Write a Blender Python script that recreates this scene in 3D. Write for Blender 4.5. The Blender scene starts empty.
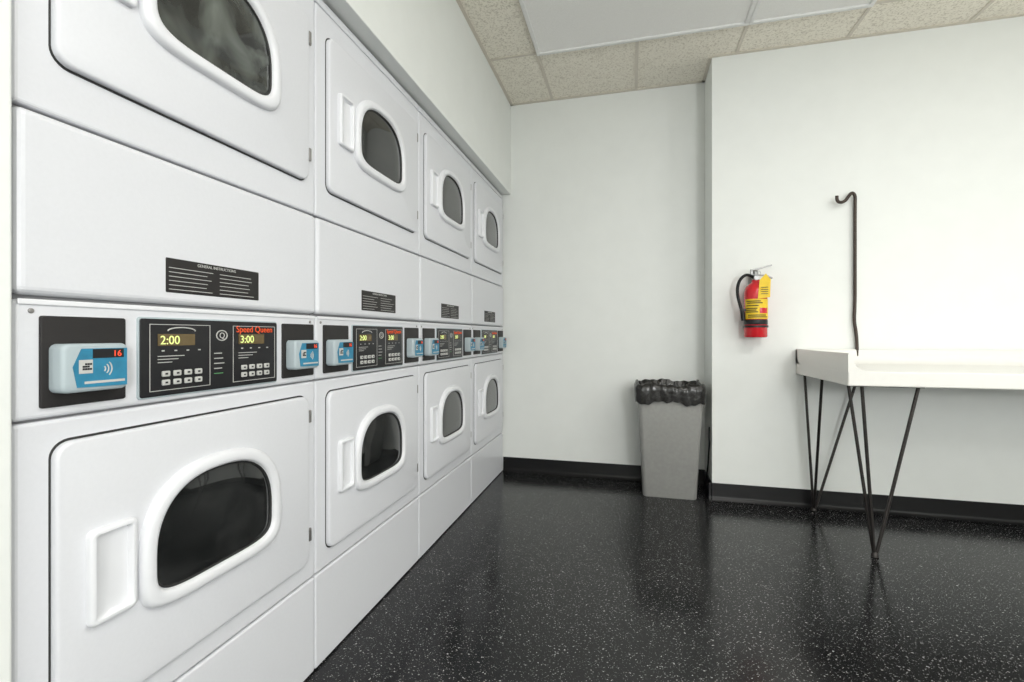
import bpy, bmesh, math, random
from mathutils import Vector, Matrix
random.seed(7)
S = bpy.context.scene
S.view_settings.view_transform = 'Standard'
COL = S.collection
F = 470.0
TH = math.atan(118/F)
CH = 0.976
CEIL = 2.625
FX = -0.885      # dryer face plane
Y0 = 0.485; W = 0.69
YB = 3.27        # back wall
YR = 2.993       # projecting wall
XC = 0.472

# ---------------- materials ----------------
def nt(name):
    m = bpy.data.materials.new(name); m.use_nodes = True
    t = m.node_tree; b = t.nodes['Principled BSDF']
    return m, t, b
def mat(name, col, rough=0.5, metal=0.0, bump=0.0, bscale=60, var=0.0, coat=0.0, emit=None, es=0, spec=0.5):
    m, t, b = nt(name)
    b.inputs['Base Color'].default_value = (*col, 1)
    b.inputs['Roughness'].default_value = rough
    b.inputs['Metallic'].default_value = metal
    b.inputs['Coat Weight'].default_value = coat
    b.inputs['Specular IOR Level'].default_value = spec
    if emit:
        b.inputs['Emission Color'].default_value = (*emit, 1)
        b.inputs['Emission Strength'].default_value = es
    if bump or var:
        tc = t.nodes.new('ShaderNodeTexCoord')
        n = t.nodes.new('ShaderNodeTexNoise'); n.inputs['Scale'].default_value = bscale
        n.inputs['Detail'].default_value = 4
        t.links.new(tc.outputs['Object'], n.inputs['Vector'])
        if bump:
            bp = t.nodes.new('ShaderNodeBump'); bp.inputs['Strength'].default_value = bump
            bp.inputs['Distance'].default_value = 0.004
            t.links.new(n.outputs['Fac'], bp.inputs['Height'])
            t.links.new(bp.outputs['Normal'], b.inputs['Normal'])
        if var:
            r = t.nodes.new('ShaderNodeValToRGB')
            r.color_ramp.elements[0].position = 0.3; r.color_ramp.elements[1].position = 0.7
            r.color_ramp.elements[0].color = (*[c*(1-var) for c in col], 1)
            r.color_ramp.elements[1].color = (*[min(1, c*(1+var)) for c in col], 1)
            t.links.new(n.outputs['Fac'], r.inputs['Fac'])
            t.links.new(r.outputs['Color'], b.inputs['Base Color'])
    return m

M_wall = mat('wall_paint', (0.83, 0.85, 0.825), 0.55, bump=0.25, bscale=9, var=0.012)
M_base = mat('black_rubber', (0.004, 0.004, 0.0045), 0.3, bump=0.1, bscale=30, spec=0.25)
M_white = mat('white_enamel', (0.72, 0.73, 0.765), 0.34, bump=0.03, bscale=140, var=0.01)
M_bezel = mat('white_plastic', (0.80, 0.81, 0.84), 0.30, bump=0.02, bscale=90)
M_body = mat('grey_body', (0.35, 0.35, 0.36), 0.5, bump=0.03)
M_gasket = mat('dark_gasket', (0.02, 0.02, 0.02), 0.6, bump=0.05)
M_black = mat('black_panel', (0.014, 0.014, 0.016), 0.35, bump=0.02, bscale=200, spec=0.3)
M_black2 = mat('black_backing', (0.022, 0.02, 0.02), 0.5, bump=0.05, bscale=200, spec=0.3)
M_line = mat('print_white', (0.55, 0.55, 0.53), 0.5, var=0.02)
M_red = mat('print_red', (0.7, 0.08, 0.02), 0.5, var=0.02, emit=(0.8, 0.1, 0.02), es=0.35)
M_redled = mat('red_led', (0.7, 0.05, 0.02), 0.5, var=0.02, emit=(0.9, 0.1, 0.04), es=0.8)
M_led = mat('led_digits', (0.5, 0.55, 0.15), 0.5, emit=(0.62, 0.74, 0.28), es=0.9, var=0.02)
M_ledw = mat('led_window', (0.13, 0.09, 0.035), 0.2, var=0.1)
M_blue = mat('blue_label', (0.025, 0.22, 0.37), 0.4, var=0.15, bscale=40)
M_reader = mat('reader_grey', (0.42, 0.49, 0.52), 0.4, bump=0.02)
M_hinge = mat('hinge_metal', (0.35, 0.34, 0.33), 0.4, 0.8, bump=0.02)
M_bin = mat('bin_plastic', (0.33, 0.33, 0.315), 0.42, bump=0.12, bscale=50, var=0.05)
M_table = mat('table_laminate', (0.82, 0.81, 0.77), 0.35, bump=0.02, var=0.01)
M_iron = mat('dark_iron', (0.05, 0.045, 0.042), 0.4, 0.7, bump=0.1, bscale=80)
M_rod = mat('brown_iron', (0.06, 0.045, 0.037), 0.45, 0.5, bump=0.1, bscale=80, var=0.2)
M_exred = mat('extinguisher_red', (0.62, 0.012, 0.02), 0.25, coat=0.4, var=0.03)
M_yel = mat('yellow_tag', (0.85, 0.58, 0.02), 0.5, var=0.06)
M_alu = mat('aluminium', (0.35, 0.35, 0.35), 0.4, 0.9, bump=0.02)
M_tbar = mat('ceiling_tbar', (0.68, 0.63, 0.54), 0.5, var=0.03)
M_dframe = mat('fixture_frame', (0.80, 0.80, 0.78), 0.4, var=0.03)
M_lens = mat('fixture_lens_dim', (0.68, 0.68, 0.65), 0.4, bump=0.5, bscale=220, var=0.04, emit=(1, 0.98, 0.93), es=0.10)
M_lenson = mat('fixture_lens_lit', (0.8, 0.8, 0.8), 0.4, emit=(1, 0.98, 0.94), es=3.0, var=0.01)
M_green = mat('green_print', (0.1, 0.3, 0.12), 0.5, var=0.1)

# bag : glossy crumpled
M_bag = mat('bin_liner', (0.012, 0.011, 0.010), 0.22, bump=0.8, bscale=22)

# dark dryer window glass
def glass(name, hi):
    m, t, b = nt(name)
    tc = t.nodes.new('ShaderNodeTexCoord')
    n = t.nodes.new('ShaderNodeTexNoise'); n.inputs['Scale'].default_value = 8; n.inputs['Detail'].default_value = 3
    n.inputs['Distortion'].default_value = 0.9
    t.links.new(tc.outputs['Object'], n.inputs['Vector'])
    r = t.nodes.new('ShaderNodeValToRGB')
    r.color_ramp.elements[0].position = 0.40; r.color_ramp.elements[0].color = (0.010, 0.011, 0.011, 1)
    r.color_ramp.elements[1].position = 0.80; r.color_ramp.elements[1].color = (*hi, 1)
    t.links.new(n.outputs['Fac'], r.inputs['Fac'])
    t.links.new(r.outputs['Color'], b.inputs['Base Color'])
    b.inputs['Roughness'].default_value = 0.05
    b.inputs['Coat Weight'].default_value = 0.6
    return m
M_glass = glass('dark_window', (0.035, 0.036, 0.036))
M_glass2 = glass('dark_window_with_laundry', (0.17, 0.19, 0.17))

# floor
def floor_mat():
    m, t, b = nt('black_speckled_floor')
    tc = t.nodes.new('ShaderNodeTexCoord')
    masks = []
    for sc, th, rot, off in ((68, 0.15, 0.5, 0), (108, 0.155, 2.0, 3.3), (44, 0.10, 1.2, 7.7)):
        mp = t.nodes.new('ShaderNodeMapping')
        mp.inputs['Rotation'].default_value = (0, 0, rot)
        mp.inputs['Location'].default_value = (off, off*0.7, 0)
        mp.inputs['Scale'].default_value = (1.0, 1.7, 1.0)
        nz = t.nodes.new('ShaderNodeTexNoise'); nz.inputs['Scale'].default_value = 80
        mx = t.nodes.new('ShaderNodeMixRGB'); mx.blend_type = 'ADD'; mx.inputs['Fac'].default_value = 0.012
        t.links.new(tc.outputs['Object'], nz.inputs['Vector'])
        t.links.new(tc.outputs['Object'], mx.inputs['Color1'])
        t.links.new(nz.outputs['Color'], mx.inputs['Color2'])
        t.links.new(mx.outputs['Color'], mp.inputs['Vector'])
        v = t.nodes.new('ShaderNodeTexVoronoi'); v.inputs['Scale'].default_value = sc
        v.voronoi_dimensions = '2D'
        t.links.new(mp.outputs['Vector'], v.inputs['Vector'])
        sep = t.nodes.new('ShaderNodeSeparateColor')
        t.links.new(v.outputs['Color'], sep.inputs['Color'])
        mu = t.nodes.new('ShaderNodeMath'); mu.operation = 'MULTIPLY_ADD'
        mu.inputs[1].default_value = th*1.9; mu.inputs[2].default_value = -th*0.75
        t.links.new(sep.outputs['Red'], mu.inputs[0])
        lt = t.nodes.new('ShaderNodeMath'); lt.operation = 'LESS_THAN'
        t.links.new(v.outputs['Distance'], lt.inputs[0]); t.links.new(mu.outputs[0], lt.inputs[1])
        br = t.nodes.new('ShaderNodeMath'); br.operation = 'MULTIPLY'
        t.links.new(lt.outputs[0], br.inputs[0]); t.links.new(sep.outputs['Green'], br.inputs[1])
        masks.append(br)
    a = t.nodes.new('ShaderNodeMath'); a.operation = 'MAXIMUM'
    t.links.new(masks[0].outputs[0], a.inputs[0]); t.links.new(masks[1].outputs[0], a.inputs[1])
    a2 = t.nodes.new('ShaderNodeMath'); a2.operation = 'MAXIMUM'
    t.links.new(a.outputs[0], a2.inputs[0]); t.links.new(masks[2].outputs[0], a2.inputs[1])
    mix = t.nodes.new('ShaderNodeMixRGB')
    mix.inputs['Color1'].default_value = (0.006, 0.006, 0.007, 1)
    mix.inputs['Color2'].default_value = (0.50, 0.50, 0.49, 1)
    t.links.new(a2.outputs[0], mix.inputs['Fac'])
    t.links.new(mix.outputs['Color'], b.inputs['Base Color'])
    n2 = t.nodes.new('ShaderNodeTexNoise'); n2.inputs['Scale'].default_value = 6; n2.inputs['Detail'].default_value = 6
    t.links.new(tc.outputs['Object'], n2.inputs['Vector'])
    mr = t.nodes.new('ShaderNodeMapRange'); mr.inputs['To Min'].default_value = 0.12; mr.inputs['To Max'].default_value = 0.26
    t.links.new(n2.outputs['Fac'], mr.inputs['Value'])
    t.links.new(mr.outputs['Result'], b.inputs['Roughness'])
    b.inputs['Specular IOR Level'].default_value = 0.4
    n3 = t.nodes.new('ShaderNodeTexNoise'); n3.inputs['Scale'].default_value = 14; n3.inputs['Detail'].default_value = 3
    t.links.new(tc.outputs['Object'], n3.inputs['Vector'])
    bp = t.nodes.new('ShaderNodeBump'); bp.inputs['Strength'].default_value = 0.12; bp.inputs['Distance'].default_value = 0.004
    t.links.new(n3.outputs['Fac'], bp.inputs['Height']); t.links.new(bp.outputs['Normal'], b.inputs['Normal'])
    return m
M_floor = floor_mat()

def tile_mat():
    m, t, b = nt('acoustic_tile')
    tc = t.nodes.new('ShaderNodeTexCoord')
    n = t.nodes.new('ShaderNodeTexNoise'); n.inputs['Scale'].default_value = 95; n.inputs['Detail'].default_value = 3
    n.inputs['Roughness'].default_value = 0.7
    t.links.new(tc.outputs['Object'], n.inputs['Vector'])
    r = t.nodes.new('ShaderNodeValToRGB')
    r.color_ramp.elements[0].position = 0.34; r.color_ramp.elements[0].color = (0.62, 0.57, 0.47, 1)
    r.color_ramp.elements[1].position = 0.52; r.color_ramp.elements[1].color = (0.93, 0.885, 0.775, 1)
    t.links.new(n.outputs['Fac'], r.inputs['Fac'])
    t.links.new(r.outputs['Color'], b.inputs['Base Color'])
    b.inputs['Roughness'].default_value = 0.9
    bp = t.nodes.new('ShaderNodeBump'); bp.inputs['Strength'].default_value = 0.2; bp.inputs['Distance'].default_value = 0.004
    t.links.new(n.outputs['Fac'], bp.inputs['Height']); t.links.new(bp.outputs['Normal'], b.inputs['Normal'])
    return m
M_tile = tile_mat()

# ---------------- geometry helpers ----------------
def link(o, parent=None):
    COL.objects.link(o)
    if parent: o.parent = parent
    return o
def empty(name, loc=(0, 0, 0)):
    e = bpy.data.objects.new(name, None); e.location = loc; e.empty_display_size = 0.1
    COL.objects.link(e); return e
def mesh_obj(name, verts, faces, m, parent=None, smooth=False, bevel=0, seg=2, autos=True):
    me = bpy.data.meshes.new(name); me.from_pydata([tuple(v) for v in verts], [], faces)
    bm = bmesh.new(); bm.from_mesh(me); bmesh.ops.recalc_face_normals(bm, faces=bm.faces); bm.to_mesh(me); bm.free()
    if m: me.materials.append(m)
    if smooth:
        for p in me.polygons: p.use_smooth = True
    o = bpy.data.objects.new(name, me); link(o, parent)
    if bevel:
        md = o.modifiers.new('bevel', 'BEVEL'); md.width = bevel; md.segments = seg; md.limit_method = 'ANGLE'
        md.angle_limit = math.radians(40); md.harden_normals = False
    return o
def box(name, x0, x1, y0, y1, z0, z1, m, parent=None, bevel=0, seg=2):
    v = [(x, y, z) for x in (x0, x1) for y in (y0, y1) for z in (z0, z1)]
    f = [(0, 1, 3, 2), (4, 6, 7, 5), (0, 4, 5, 1), (2, 3, 7, 6), (0, 2, 6, 4), (1, 5, 7, 3)]
    return mesh_obj(name, v, f, m, parent, bevel=bevel, seg=seg)
def loft(name, loops, m, parent=None, cap0=False, cap1=False, smooth=True, sharp=None, closed=True):
    n = len(loops[0]); v = [p for l in loops for p in l]; f = []
    for i in range(len(loops)-1):
        for j in range(n if closed else n-1):
            k = (j+1) % n
            f.append((i*n+j, i*n+k, (i+1)*n+k, (i+1)*n+j))
    if cap0: f.append(tuple(range(n))[::-1])
    if cap1: f.append(tuple((len(loops)-1)*n+j for j in range(n)))
    o = mesh_obj(name, v, f, m, parent, smooth=smooth)
    if smooth:
        md = o.modifiers.new('es', 'EDGE_SPLIT'); md.split_angle = math.radians(sharp or 50)
    return o
def tube(name, pts, r, m, parent=None, res=10, smoothc=False):
    cu = bpy.data.curves.new(name, 'CURVE'); cu.dimensions = '3D'; cu.bevel_depth = r; cu.bevel_resolution = 3
    cu.use_fill_caps = True
    if smoothc:
        sp = cu.splines.new('NURBS'); sp.points.add(len(pts)-1)
        for i, p in enumerate(pts): sp.points[i].co = (*p, 1)
        sp.use_endpoint_u = True; sp.order_u = 3; sp.resolution_u = res
    else:
        sp = cu.splines.new('POLY'); sp.points.add(len(pts)-1)
        for i, p in enumerate(pts): sp.points[i].co = (*p, 1)
    o = bpy.data.objects.new(name+'_c', cu); COL.objects.link(o)
    dg = bpy.context.evaluated_depsgraph_get()
    me = bpy.data.meshes.new_from_object(o.evaluated_get(dg)); me.name = name
    bpy.data.objects.remove(o)
    me.materials.clear(); me.materials.append(m)
    for p in me.polygons: p.use_smooth = True
    o = bpy.data.objects.new(name, me); return link(o, parent)
def lathe(name, prof, m, parent, c, n=40, sharp=35):
    loops = [[(c[0]+r*math.cos(2*math.pi*j/n), c[1]+r*math.sin(2*math.pi*j/n), c[2]+z) for j in range(n)] for r, z in prof]
    return loft(name, loops, m, parent, True, True, True, sharp)
def text(name, s, size, m, parent, x, y, z, align='LEFT', rot=(math.pi/2, 0, math.pi/2)):
    cu = bpy.data.curves.new(name, 'FONT'); cu.body = s; cu.size = size; cu.extrude = 0.0003; cu.align_x = align
    o = bpy.data.objects.new(name+'_c', cu); COL.objects.link(o)
    dg = bpy.context.evaluated_depsgraph_get()
    me = bpy.data.meshes.new_from_object(o.evaluated_get(dg)); me.name = name
    bpy.data.objects.remove(o)
    me.materials.clear(); me.materials.append(m)
    o = bpy.data.objects.new(name, me); link(o, parent)
    o.location = (x, y, z); o.rotation_euler = rot
    return o
def rrect(u0, u1, z0, z1, r, n=6):
    pts = []
    for cx, cz, a0 in ((u1-r, z1-r, 0), (u0+r, z1-r, 90), (u0+r, z0+r, 180), (u1-r, z0+r, 270)):
        for i in range(n+1):
            a = math.radians(a0+90*i/n); pts.append((cx+r*math.cos(a), cz+r*math.sin(a)))
    return pts
def slab(name, pts, p0, p1, m, parent, e=0.004):
    """rounded slab in local dryer space: loops (p,u,z), soft front edge"""
    cu = sum(p[0] for p in pts)/len(pts); cz = sum(p[1] for p in pts)/len(pts)
    su = max(p[0] for p in pts)-cu; sz = max(p[1] for p in pts)-cz
    def ins(d): return [(cu+(u-cu)*(su-d)/su, cz+(z-cz)*(sz-d)/sz) for u, z in pts]
    L = [[(p0, u, z) for u, z in pts]]
    L.append([(p1-e, u, z) for u, z in pts])
    for k in (1, 2, 3):
        a = math.pi/2*k/3
        L.append([(p1-e+e*math.sin(a), u, z) for u, z in ins(e*(1-math.cos(a)))])
    return loft(name, L, m, parent, True, True, True, 40)

# ---------------- room shell ----------------
XL = -1.62; XR = 3.2; YF = -3.0
box('floor', XL, XR, YF, YB, -0.05, 0, M_floor)
box('wall_back', XL, XC, YB, YB+0.12, 0, CEIL, M_wall)
box('wall_projecting', XC, XR, YR, YB+0.12, 0, CEIL, M_wall)
box('wall_left', XL-0.12, XL, YF, YB, 0, CEIL, M_wall)
box('wall_left_return', XL, -0.868, YF, Y0, 0, 1.983, M_wall, bevel=0.004)
box('soffit', XL, -0.83, YF, YB, 1.983, CEIL, M_wall, bevel=0.003)
box('wall_right', XR, XR+0.12, YF, YB, 0, CEIL, M_wall)
box('wall_front', XL, XR, YF-0.12, YF, 0, CEIL, M_wall)
box('ceiling', XL, XR, YF, YB+0.12, CEIL, CEIL+0.06, M_tile)

# cove baseboards
def coveboard(name, a, b, nrm):
    prof = [(0.0, 0.1), (0.003, 0.1), (0.004, 0.095), (0.004, 0.025), (0.007, 0.012), (0.016, 0.003), (0.018, 0.0), (0, 0)]
    L = []
    for e in (a, b):
        L.append([(e[0]+nrm[0]*o, e[1]+nrm[1]*o, z) for o, z in prof])
    return loft(name, L, M_base, None, True, True, True, 60)
coveboard('baseboard_back', (-0.885, YB), (XC, YB), (0, -1))
coveboard('baseboard_side', (XC, YB-0.018), (XC, YR-0.018), (-1, 0))
coveboard('baseboard_right', (XC-0.018, YR), (XR, YR), (0, -1))

# ceiling T-bar grid
GX = [-0.526+0.565*i for i in range(-1, 7)]
GY = [2.70-0.565*i for i in range(0, 10)]
cg = empty('ceiling_grid')
for i, x in enumerate(GX):
    if x < -0.83: continue
    ye = YB if x < XC else YR
    if abs(x-0.039) < 0.01:
        box('runner_%d' % i, x-0.009, x+0.009, 2.70, ye, CEIL-0.004, CEIL+0.001, M_tbar, cg)
        box('runner_%db' % i, x-0.009, x+0.009, 1.57, 2.135, CEIL-0.004, CEIL+0.001, M_tbar, cg)
        continue
    box('runner_%d' % i, x-0.009, x+0.009, YF, ye, CEIL-0.004, CEIL+0.001, M_tbar, cg)
for i, y in enumerate(GY):
    box('cross_%d' % i, -0.83, XR, y-0.009, y+0.009, CEIL-0.0045, CEIL+0.001, M_tbar, cg)
box('edge_left', -0.83, -0.812, YF, YB, CEIL-0.005, CEIL, M_tbar, cg)
box('edge_back', -0.83, XC, YB-0.018, YB, CEIL-0.005, CEIL, M_tbar, cg)
box('edge_proj', XC, XR, YR-0.018, YR, CEIL-0.005, CEIL, M_tbar, cg)
box('edge_proj_side', XC-0.018, XC, YR, YB, CEIL-0.005, CEIL, M_tbar, cg)

def fixture(x0, x1, y0, y1, lit=0):
    e = empty('ceiling_light', ((x0+x1)/2, (y0+y1)/2, CEIL))
    hx = (x1-x0)/2; hy = (y1-y0)/2; w = 0.022
    for k, (a, b, c, d) in enumerate(((-hx, hx, -hy, -hy+w), (-hx, hx, hy-w, hy), (-hx, -hx+w, -hy+w, hy-w), (hx-w, hx, -hy+w, hy-w))):
        box('frame_%d' % k, a, b, c, d, -0.022, 0.0, M_dframe, e, bevel=0.004)
    box('lens', -hx+w, hx-w, -hy+w, hy-w, -0.012, 0.0, M_lenson if lit else M_lens, e)
    if lit:
        li = bpy.data.lights.new('lamp', 'AREA'); li.shape = 'RECTANGLE'; li.size = 2*hx-0.1; li.size_y = 2*hy-0.1
        li.energy = lit; li.color = (1, 0.99, 0.97)
        lo = bpy.data.objects.new('lamp', li); link(lo, e); lo.location = (0, 0, -0.03)
fixture(-0.526, 0.603, 2.135, 2.70)
fixture(0.603, 1.168, 2.135, 2.70)
fixture(0.603, 1.733, 0.44, 1.005, 18)
fixture(1.74, 2.86, 1.0, 1.57, 10)
fixture(0.039, 1.168, -1.255, -0.69, 18)

# added fill lights on made-up stands, out of view, to brighten walls and ceiling
def add_fill_light(x, y, z, pw):
    e = empty('floor_lamp', (x, y, 0))
    lathe('base', [(0.15, 0), (0.15, 0.012), (0.02, 0.025), (0.012, 0.04), (0.012, z-0.20), (0.05, z-0.19), (0.05, z-0.175)], M_iron, e, (0, 0, 0), 24)
    li = bpy.data.lights.new('fill_globe', 'POINT'); li.energy = pw; li.shadow_soft_size = 0.17; li.color = (0.985, 0.995, 1.0)
    lo = bpy.data.objects.new('fill_globe', li); link(lo, e); lo.location = (0, 0, z)
add_fill_light(1.35, -1.75, 1.35, 118)
add_fill_light(2.75, 0.1, 1.35, 18)

# ---------------- dryers ----------------
def win_loop(cu, cz, a, bt, bb, n=64):
    out = []
    for i in range(n):
        t = 2*math.pi*i/n; c = math.cos(t); s = math.sin(t)
        e = 2.5 if s > 0 else 4.8
        b = bt if s > 0 else bb
        out.append((cu+a*math.copysign(abs(c)**(2/e), c), cz+b*math.copysign(abs(s)**(2/e), s)))
    return out
def door(e, tag, z0, z1, glassm):
    slab(tag+'_door_gap', rrect(0.053, 0.657, z0-0.005, z1+0.005, 0.028), -0.002, 0.0012, M_gasket, e, 0.0003)
    slab(tag+'_door', rrect(0.0555, 0.6545, z0-0.001, z1+0.001, 0.026), 0.0, 0.014, M_white, e, 0.005)
    cz = z0+0.218; cu = 0.357; P = 0.014
    A, BT, BB = 0.177, 0.168, 0.102
    def lp(d, p): return [(p, u, z) for u, z in win_loop(cu, cz, A-d, BT-d, BB-d)]
    L = [lp(0, P-0.001), lp(0.001, P+0.007), lp(0.004, P+0.012), lp(0.009, P+0.015), lp(0.022, P+0.015),
         lp(0.026, P+0.013), lp(0.028, P+0.009), lp(0.030, P+0.003)]
    loft(tag+'_window_bezel', L, M_bezel, e, False, False, True, 70)
    L = [lp(0.0293, P+0.006), lp(0.031, P+0.0065), lp(0.033, P+0.005), lp(0.033, P+0.001)]
    loft(tag+'_window_gasket', L, M_gasket, e, False, False, True, 70)
    loft(tag+'_window_glass', [lp(0.030, P+0.002), lp(0.047, P+0.0035), lp(0.065, P+0.005), lp(0.09, P+0.0055)], glassm, e, False, True, True, 60)
    h0, h1 = z0+0.155, z0+0.315; a0, a1 = 0.096, 0.173
    def rl(d, p, l=0.0): return [(p, u, z) for u, z in rrect(a0+d+l, a1-d, h0+d, h1-d, max(0.010-d*0.3, 0.003))]
    L = [rl(0, P-0.001), rl(0, P+0.008), rl(0.0015, P+0.011), rl(0.004, P+0.012), rl(0.008, P+0.012),
         rl(0.0095, P+0.010), rl(0.0115, P+0.0015, 0.022)]
    loft(tag+'_handle', L, M_bezel, e, False, True, True, 50)
    for hz in (z0+0.06, z1-0.075):
        box(tag+'_hinge', 0.001, 0.012, 0.657, 0.667, hz, hz+0.035, M_hinge, e, bevel=0.002)
        for s in (0.006, 0.029):
            box(tag+'_hinge_screw', 0.0, 0.004, 0.670, 0.676, hz+s-0.003, hz+s+0.003, M_hinge, e, bevel=0.001)

def reader(e, tag, u0, u1, b0, b1):
    slab(tag+'_backing', rrect(b0, b1, 0.862, 1.006, 0.004), 0.0, 0.006, M_black2, e, 0.002)
    slab(tag+'_reader_body', rrect(u0, u1, 0.884, 0.962, 0.010), 0.004, 0.034, M_reader, e, 0.006)
    w = u1-u0
    q = [(u0+0.20*w, 0.892), (u1-0.004, 0.890), (u1-0.004, 0.954), (u0+0.26*w, 0.954), (u0+0.14*w, 0.925)]
    B = 0.0342
    cu = [(B, u, z) for u, z in q]
    mesh_obj(tag+'_blue_label', cu+[(B+.001, u, z) for u, z in q], [(0, 1, 2, 3, 4), (9, 8, 7, 6, 5)]+[(i, (i+1) % 5, 5+(i+1) % 5, 5+i) for i in range(5)], M_blue, e)
    # square code sticker with modules
    box(tag+'_code', B, B+.0014, u0+0.22*w, u0+0.42*w, 0.914, 0.936, M_line, e)
    random.seed(5)
    for a in range(5):
        for b in range(5):
            if random.random() < 0.5:
                uu = u0+(0.235+0.035*a)*w; zz = 0.9155+0.004*b
                box(tag+'_code_module', B+.0014, B+.0018, uu, uu+0.03*w, zz, zz+0.003, M_black, e)
    box(tag+'_display', B, B+.0016, u0+0.42*w, u0+0.90*w, 0.938, 0.953, M_black, e)
    text(tag+'_display_text', '16', 0.0145, M_redled, e, B+.0018, u0+0.72*w, 0.9403)
    box(tag+'_strip', B, B+.0014, u0+0.30*w, u1-0.008, 0.897, 0.901, M_line, e)
    for k in range(3):
        r = 0.006+0.005*k; pts = []
        for i in range(9):
            a = math.radians(-42+84*i/8)
            pts.append((B+.0013, u0+0.55*w+r*math.cos(a), 0.920+r*math.sin(a)))
        tube(tag+'_wave', pts, 0.0010, M_line, e)

def outline(e, name, u0, u1, z0, z1, p, t=0.0012, m=None):
    m = m or M_line
    for k, (a, b, c, d) in enumerate(((u0, u1, z0, z0+t), (u0, u1, z1-t, z1), (u0, u0+t, z0+t, z1-t), (u1-t, u1, z0+t, z1-t))):
        box('%s_%d' % (name, k), p, p+0.0006, a, b, c, d, m, e)

def subpanel(e, tag, u0, u1, red):
    p = 0.0062
    outline(e, tag+'_outline', u0, u1, 0.868, 0.997, p)
    w = u1-u0
    if red:
        text(tag+'_red_title', 'Speed Queen', 0.0205, M_red, e, p+0.0008, (u0+u1)/2, 0.9825, 'CENTER')
    else:
        pts = [(p+0.0006, u0+w*0.5+0.03*math.cos(a), 0.984+0.007*math.sin(a)) for a in [math.pi*i/12 for i in range(13)]]
        tube(tag+'_arch', pts, 0.0013, M_line, e)
    box(tag+'_led_window', p, p+0.001, u0+0.12*w, u0+0.72*w, 0.955, 0.978, M_ledw, e)
    text(tag+'_led', '3:00' if red else '2:00', 0.024, M_led, e, p+0.0014, u0+0.15*w, 0.958)
    for k in range(4):
        box(tag+'_indicator', p, p+0.001, u0+(0.18+0.2*k)*w, u0+(0.22+0.2*k)*w, 0.944, 0.9465, M_line, e)
    for k in range(3):
        box(tag+'_legend', p, p+0.001, u0+0.12*w, u0+(0.34+0.1*k)*w, 0.922+0.006*k, 0.9235+0.006*k, M_line, e)
    for r in range(2):
        for k in range(4):
            a = u0+(0.18+0.18*k)*w
            slab(tag+'_button', rrect(a, a+0.12*w, 0.878+0.017*r, 0.889+0.017*r, 0.002, 2), p, p+0.003, M_line, e, 0.001)
            box(tag+'_button_mark', p+0.003, p+0.0036, a+0.04*w, a+0.08*w, 0.8818+0.017*r, 0.8852+0.017*r, M_black, e)

for i in range(4):
    e = empty('stacked_dryer', (FX, Y0+W*i, 0))
    g0 = 0.007+0.0018; g1 = W+0.007-0.0018
    box('cabinet', -0.70, -0.018, 0.010, W+0.004, 0.0, 1.965, M_body, e)
    box('kick_panel', -0.02, 0.0, g0, g1, 0.004, 0.276, M_white, e, bevel=0.006, seg=3)
    box('lower_front', -0.02, 0.0, g0, g1, 0.281, 0.842, M_white, e, bevel=0.006, seg=3)
    box('console', -0.02, 0.001, g0, g1, 0.846, 1.030, M_white, e, bevel=0.007, seg=3)
    box('console_trim', 0.0, 0.004, g0+0.004, g1-0.004, 1.022, 1.031, M_bezel, e, bevel=0.002)
    box('access_panel', -0.02, 0.006, g0, g1, 1.037, 1.319, M_white, e, bevel=0.012, seg=4)
    box('upper_front', -0.02, 0.0, g0, g1, 1.324, 1.945, M_white, e, bevel=0.006, seg=3)
    box('top_trim', -0.02, -0.002, g0, g1, 1.949, 1.973, M_white, e, bevel=0.004, seg=2)
    door(e, 'lower', 0.335, 0.804, M_glass)
    door(e, 'upper', 1.408, 1.872, M_glass2 if i == 0 else M_glass)
    reader(e, 'left', 0.050, 0.150, 0.040, 0.166)
    reader(e, 'right', 0.572, 0.670, 0.560, 0.684)
    slab('control_plate_rim', rrect(0.188, 0.541, 0.855, 1.010, 0.006), 0.0, 0.004, M_reader, e, 0.001)
    slab('control_plate', rrect(0.191, 0.538, 0.858, 1.007, 0.005), 0.003, 0.006, M_black, e, 0.001)
    subpanel(e, 'dial_a', 0.208, 0.340, False)
    subpanel(e, 'dial_b', 0.400, 0.530, True)
    pts = [(0.0066, 0.370+0.014*math.cos(a), 0.975+0.011*math.sin(a)) for a in [2*math.pi*k/16 for k in range(17)]]
    tube('emblem', pts, 0.0012, M_line, e)
    text('emblem_letter', 'Q', 0.018, M_line, e, 0.0064, 0.3635, 0.969)
    for k in range(5):
        box('plate_legend', 0.0062, 0.0070, 0.350, 0.350+0.02+0.003*(k % 3), 0.935-0.011*k, 0.937-0.011*k, M_line if k < 4 else M_green, e)
    q = 0.0062
    slab('warning_label', rrect(0.24, 0.476, 1.060, 1.128, 0.002, 2), q-0.001, q+0.0008, M_black2, e, 0.0002)
    text('warning_title', 'GENERAL INSTRUCTIONS', 0.0085, M_line, e, q+0.001, 0.358, 1.1185, 'CENTER')
    random.seed(i)
    for k in range(6):
        for c in (0.246, 0.364):
            l = random.uniform(0.07, 0.104)
            box('warning_line', q+0.0008, q+0.0013, c, c+l, 1.066+0.0085*k, 1.0673+0.0085*k, M_line, e)
    for u in (0.030, 0.672):
        slab('screw', [(u+0.004*math.cos(a), 1.013+0.004*math.sin(a)) for a in [2*math.pi*k/12 for k in range(12)]], 0.0, 0.003, M_hinge, e, 0.001)

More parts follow.
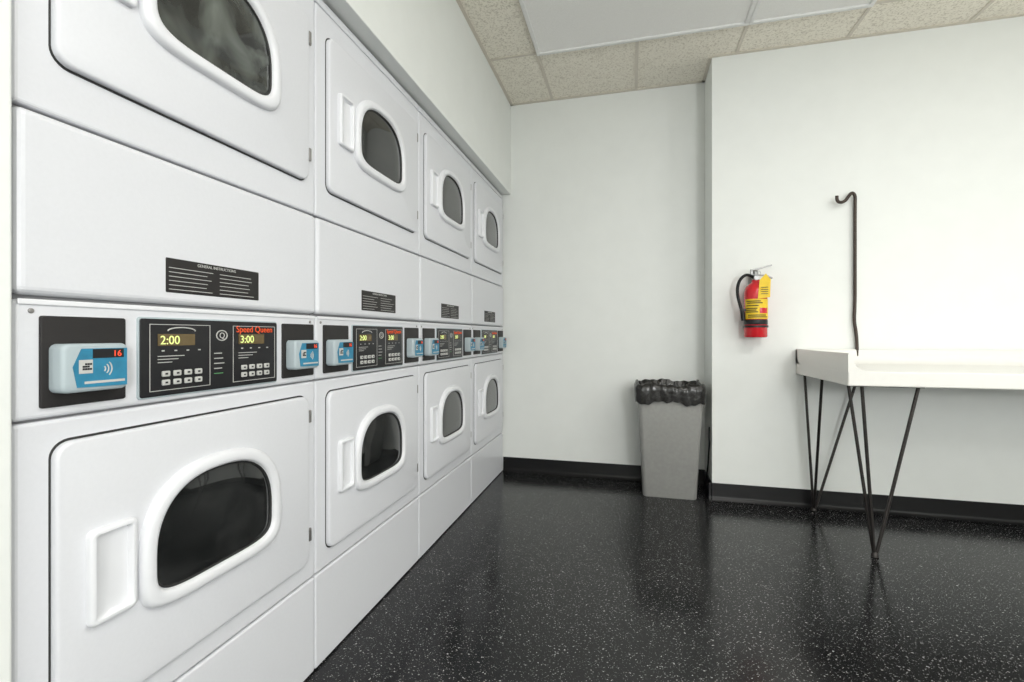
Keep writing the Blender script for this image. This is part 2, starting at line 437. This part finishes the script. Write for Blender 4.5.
# ---------------- trash can ----------------
tc = empty('trash_can', (0.230, 3.072, 0))
def rl2(hx, hy, z, r):
    return [(x, y, z) for x, y in rrect(-hx, hx, -hy, hy, r, 7)]
L = [rl2(0.150, 0.118, 0.0, 0.025), rl2(0.154, 0.122, 0.006, 0.028), rl2(0.184, 0.146, 0.56, 0.03), rl2(0.186, 0.148, 0.575, 0.03),
     rl2(0.188, 0.155, 0.578, 0.03), rl2(0.190, 0.158, 0.648, 0.03), rl2(0.186, 0.154, 0.652, 0.03), rl2(0.180, 0.148, 0.645, 0.028),
     rl2(0.165, 0.136, 0.35, 0.028)]
loft('body', L, M_bin, tc, True, False, True, 40)
def bagloop(s, z, amp, zamp, ph):
    base = rrect(-0.192*s, 0.192*s, -0.160*s, 0.160*s, 0.035, 44)
    pts = []
    N = 260
    per = []; tot = 0
    for j in range(len(base)):
        a = Vector(base[j]); b = Vector(base[(j+1) % len(base)]); d = (b-a).length; per.append((tot, d, a, b)); tot += d
    k = 0
    for j in range(N):
        q = tot*j/N
        while k < len(per)-1 and q > per[k][0]+per[k][1]: k += 1
        t0, d, a, b = per[k]
        p = a+(b-a)*((q-t0)/d if d else 0); pts.append(p)
    out = []
    for j, p in enumerate(pts):
        a = 2*math.pi*j/N
        w = 0.6*math.sin(a*11+ph)+0.7*math.sin(a*25+ph*1.6+1)+0.5*math.sin(a*6+ph*.6)+0.5*math.sin(a*47-ph)
        f = 1+amp*w
        out.append((p.x*f, p.y*f, z+zamp*(math.sin(a*5+ph*0.8)+0.6*math.sin(a*12+ph*0.7)+0.4*math.sin(a*27+2))))
    return out
L = [bagloop(1.035, 0.574, 0.005, 0.009, 0.3), bagloop(1.045, 0.592, 0.006, 0.008, 0.5), bagloop(1.045, 0.617, 0.007, 0.004, 0.9), bagloop(1.05, 0.640, 0.007, 0.003, 1.3), bagloop(1.045, 0.660, 0.008, 0.004, 1.7),
     bagloop(1.0, 0.680, 0.009, 0.006, 2.1), bagloop(0.95, 0.682, 0.010, 0.006, 2.6), bagloop(0.90, 0.655, 0.012, 0.005, 3.2), bagloop(0.88, 0.60, 0.012, 0.004, 3.8), bagloop(0.84, 0.45, 0.01, 0.003, 5), bagloop(0.7, 0.33, 0.02, 0.006, 5.5), bagloop(0.2, 0.32, 0.02, 0.006, 5.5)]
loft('liner_bag', L, M_bag, tc, False, True, True, 75)

tube('power_cord', [(XC-0.006, 3.05, 0.42), (XC-0.012, 3.02, 0.36), (XC-0.012, 3.0, 0.34), (XC-0.012, 3.03, 0.28), (XC-0.010, 3.1, 0.12), (XC-0.024, 3.12, 0.02)], 0.005, M_base, None, smoothc=True)

# ---------------- fire extinguisher ----------------
fe = empty('fire_extinguisher', (0.690, 2.918, 0.962))
R = 0.060
lathe('cylinder', [(R-0.012, 0.0), (R-0.004, 0.002), (R, 0.008), (R, 0.255), (R-0.004, 0.275), (R-0.014, 0.293), (R-0.032, 0.307), (0.022, 0.312), (0.020, 0.325)], M_exred, fe, (0, 0, 0))
lathe('black_band', [(R+0.0004, 0.072), (R+0.001, 0.073), (R+0.001, 0.100), (R+0.0004, 0.101)], M_black, fe, (0, 0, 0))
def wrap(name, a0, a1, z0, z1, r, m, n=16):
    v = []; f = []
    for i in range(n+1):
        a = math.radians(a0+(a1-a0)*i/n)
        for z in (z0, z1):
            for rr in (r, r+0.0012): v.append((rr*math.cos(a), rr*math.sin(a), z))
    for i in range(n):
        b = i*4; c = b+4
        f += [(b, b+2, c+2, c), (b+1, c+1, c+3, b+3), (b, c, c+1, b+1), (b+2, b+3, c+3, c+2)]
    f += [(0, 1, 3, 2), (n*4, n*4+2, n*4+3, n*4+1)]
    return mesh_obj(name, v, f, m, fe)
wrap('yellow_label', -158, -22, 0.104, 0.215, R+0.001, M_yel)
for k, (z, c0, c1) in enumerate(((0.200, -150, -80), (0.190, -145, -70), (0.175, -150, -90), (0.16, -150, -95), (0.15, -150, -100), (0.14, -150, -92), (0.122, -140, -50), (0.112, -140, -40))):
    wrap('label_print_%d' % k, c0, c1, z, z+0.005, R+0.0024, M_black)
wrap('label_red', -84, -40, 0.135, 0.165, R+0.0024, M_exred)
wrap('mount_strap', -180, 180, 0.056, 0.068, R+0.003, M_black, 40)
lathe('valve', [(0.017, 0.32), (0.019, 0.325), (0.019, 0.345), (0.014, 0.350), (0.014, 0.375), (0.010, 0.38)], M_alu, fe, (0, 0, 0), 20)
def lever(name, pts, w, t, m):
    v = []
    for x, z in pts:
        v += [(x, -w, z), (x, w, z), (x, w, z+t), (x, -w, z+t)]
    f = [(0, 1, 2, 3)]
    for i in range(len(pts)-1):
        b = i*4; c = b+4
        for k in range(4): f.append((b+k, b+(k+1) % 4, c+(k+1) % 4, c+k))
    b = (len(pts)-1)*4; f.append((b+3, b+2, b+1, b))
    mesh_obj(name, v, f, m, fe, bevel=0.0015)
lever('carry_handle', [(-0.02, 0.352), (0.03, 0.348), (0.06, 0.342), (0.085, 0.330)], 0.011, 0.008, M_alu)
lever('squeeze_lever', [(-0.022, 0.378), (0.02, 0.386), (0.05, 0.395), (0.082, 0.402)], 0.011, 0.008, M_alu)
box('lever_pivot', -0.028, -0.014, -0.008, 0.008, 0.345, 0.386, M_alu, fe, bevel=0.003)
tube('pull_pin', [(0.004, -0.030, 0.372), (0.004, 0.02, 0.372)], 0.0022, M_alu, fe)
tube('pin_ring', [(0.004+0.014*math.cos(a), -0.032, 0.360+0.014*math.sin(a)) for a in [2*math.pi*k/20 for k in range(21)]], 0.0014, M_alu, fe)
o = lathe('gauge', [(0.012, 0), (0.014, 0.002), (0.014, 0.010), (0.012, 0.012)], M_bezel, fe, (0, 0, 0), 20)
o.rotation_euler = (math.pi/2, 0, 0); o.location = (0, -0.018, 0.336)
tube('hose', [(-0.012, -0.005, 0.338), (-0.035, -0.012, 0.356), (-0.068, -0.02, 0.350), (-0.096, -0.022, 0.31), (-0.101, -0.022, 0.25), (-0.088, -0.022, 0.19), (-0.073, -0.022, 0.14), (-0.067, -0.022, 0.10)], 0.0085, M_base, fe, smoothc=True)
tube('hose_nozzle', [(-0.074, -0.022, 0.150), (-0.0685, -0.022, 0.095)], 0.0115, M_base, fe)
box('hose_clip', -0.085, -0.055, -0.032, -0.01, 0.150, 0.162, M_base, fe, bevel=0.002)
tg = [(-0.004, -0.066, 0.215), (0.058, -0.062, 0.222), (0.062, -0.060, 0.320), (0.040, -0.050, 0.355), (0.008, -0.052, 0.32)]
mesh_obj('inspection_tag', tg+[(x, y-0.0012, z) for x, y, z in tg],
         [(0, 1, 2, 3, 4), (9, 8, 7, 6, 5)]+[(i, (i+1) % 5, 5+(i+1) % 5, 5+i) for i in range(5)], M_yel, fe)
for k in range(4):
    box('tag_print', 0.012, 0.048, -0.0676, -0.0655, 0.24+0.012*k, 0.243+0.012*k, M_black, fe)
box('wall_bracket', -0.022, 0.022, R+0.002, 0.0748, 0.02, 0.36, M_hinge, fe, bevel=0.002)
box('bracket_hook', -0.012, 0.012, 0.010, 0.0748, 0.340, 0.346, M_hinge, fe, bevel=0.001)

# ---------------- folding table ----------------
TX0, TX1, TY0, TY1 = 0.915, 2.75, 2.325, 2.986
ft = empty('folding_table', (TX0, TY0, 0))
lx = TX1-TX0; ly = TY1-TY0
box('top_slab', 0, lx, 0, ly, 0.755, 0.820, M_table, ft, bevel=0.006, seg=3)
prof = [(ly, 0.815), (ly, 0.893), (ly-0.003, 0.897), (ly-0.014, 0.897), (ly-0.018, 0.893), (ly-0.020, 0.86), (ly-0.026, 0.84), (ly-0.038, 0.826), (ly-0.055, 0.8195), (ly-0.055, 0.815)]
loft('back_lip', [[(x, y, z) for y, z in prof] for x in (0.0, lx)], M_table, ft, True, True, True, 50)
L = []
N = 14
for k in range(N+1):
    y = ly*k/N
    h = 0.897
    L.append([(0.0, y, 0.815), (0.0, y, h-0.004), (0.003, y, h), (0.014, y, h), (0.019, y, h-0.004), (0.023, y, 0.86), (0.031, y, 0.842), (0.048, y, 0.827), (0.075, y, 0.8195), (0.075, y, 0.815)])
loft('side_lip', L, M_table, ft, True, True, True, 50)
def hairpin(tag, foot, tops):
    fx, fy = foot
    for k, (x, y) in enumerate(tops):
        tube('%s_rod_%d' % (tag, k+1), [(x, y, 0.752), (fx+(x-fx)*0.06, fy+(y-fy)*0.06, 0.03), (fx, fy, 0.008)], 0.007, M_iron, ft)
    lathe(tag+'_foot', [(0.012, 0.0), (0.015, 0.003), (0.013, 0.014), (0.008, 0.022)], M_iron, ft, (fx, fy, 0), 16)
    xs = [p[0] for p in tops]; ys = [p[1] for p in tops]
    box(tag+'_plate', min(xs)-0.012, max(xs)+0.012, min(ys)-0.012, max(ys)+0.012, 0.750, 0.755, M_iron, ft)
def W2(x, y): return (x-TX0, y-TY0)
hairpin('front_left_leg', W2(1.045, 2.395), [W2(0.985, 2.37), W2(0.955, 2.425), W2(1.20, 2.38)])
hairpin('back_left_leg', W2(0.99, 2.94), [W2(0.948, 2.95), W2(0.95, 2.71), W2(1.2, 2.93)])
hairpin('front_right_leg', W2(2.62, 2.40), [W2(2.70, 2.37), W2(2.72, 2.43), W2(2.48, 2.38)])
hairpin('back_right_leg', W2(2.66, 2.94), [W2(2.72, 2.95), W2(2.72, 2.71), W2(2.48, 2.93)])
gx, gy = 1.203, 2.974
tube('garment_hook_rod', [(gx+0.010, gy, 0.86), (gx+0.010, gy, 0.93), (gx+0.004, gy, 1.0), (gx-0.005, gy, 1.06), (gx, gy, 1.14), (gx, gy, 1.3), (gx, gy, 1.5),
     (gx, gy, 1.70), (gx, gy-0.004, 1.745), (gx-0.018, gy-0.01, 1.762), (gx-0.035, gy-0.014, 1.742), (gx-0.055, gy-0.02, 1.712), (gx-0.082, gy-0.026, 1.703), (gx-0.100, gy-0.028, 1.718), (gx-0.098, gy-0.028, 1.742)], 0.0085, M_rod, None, smoothc=True)

# ---------------- world, camera ----------------
w = bpy.data.worlds.new('world'); S.world = w; w.use_nodes = True
w.node_tree.nodes['Background'].inputs['Color'].default_value = (0.9, 0.95, 1, 1)
w.node_tree.nodes['Background'].inputs['Strength'].default_value = 0.3
cam = bpy.data.cameras.new('camera'); co = bpy.data.objects.new('camera', cam); COL.objects.link(co)
cam.sensor_width = 36; cam.lens = 36*F/1024; cam.clip_start = 0.02
cam.shift_y = -6/1024
co.location = (0, 0, CH); co.rotation_euler = (math.pi/2, 0, TH)
S.camera = co
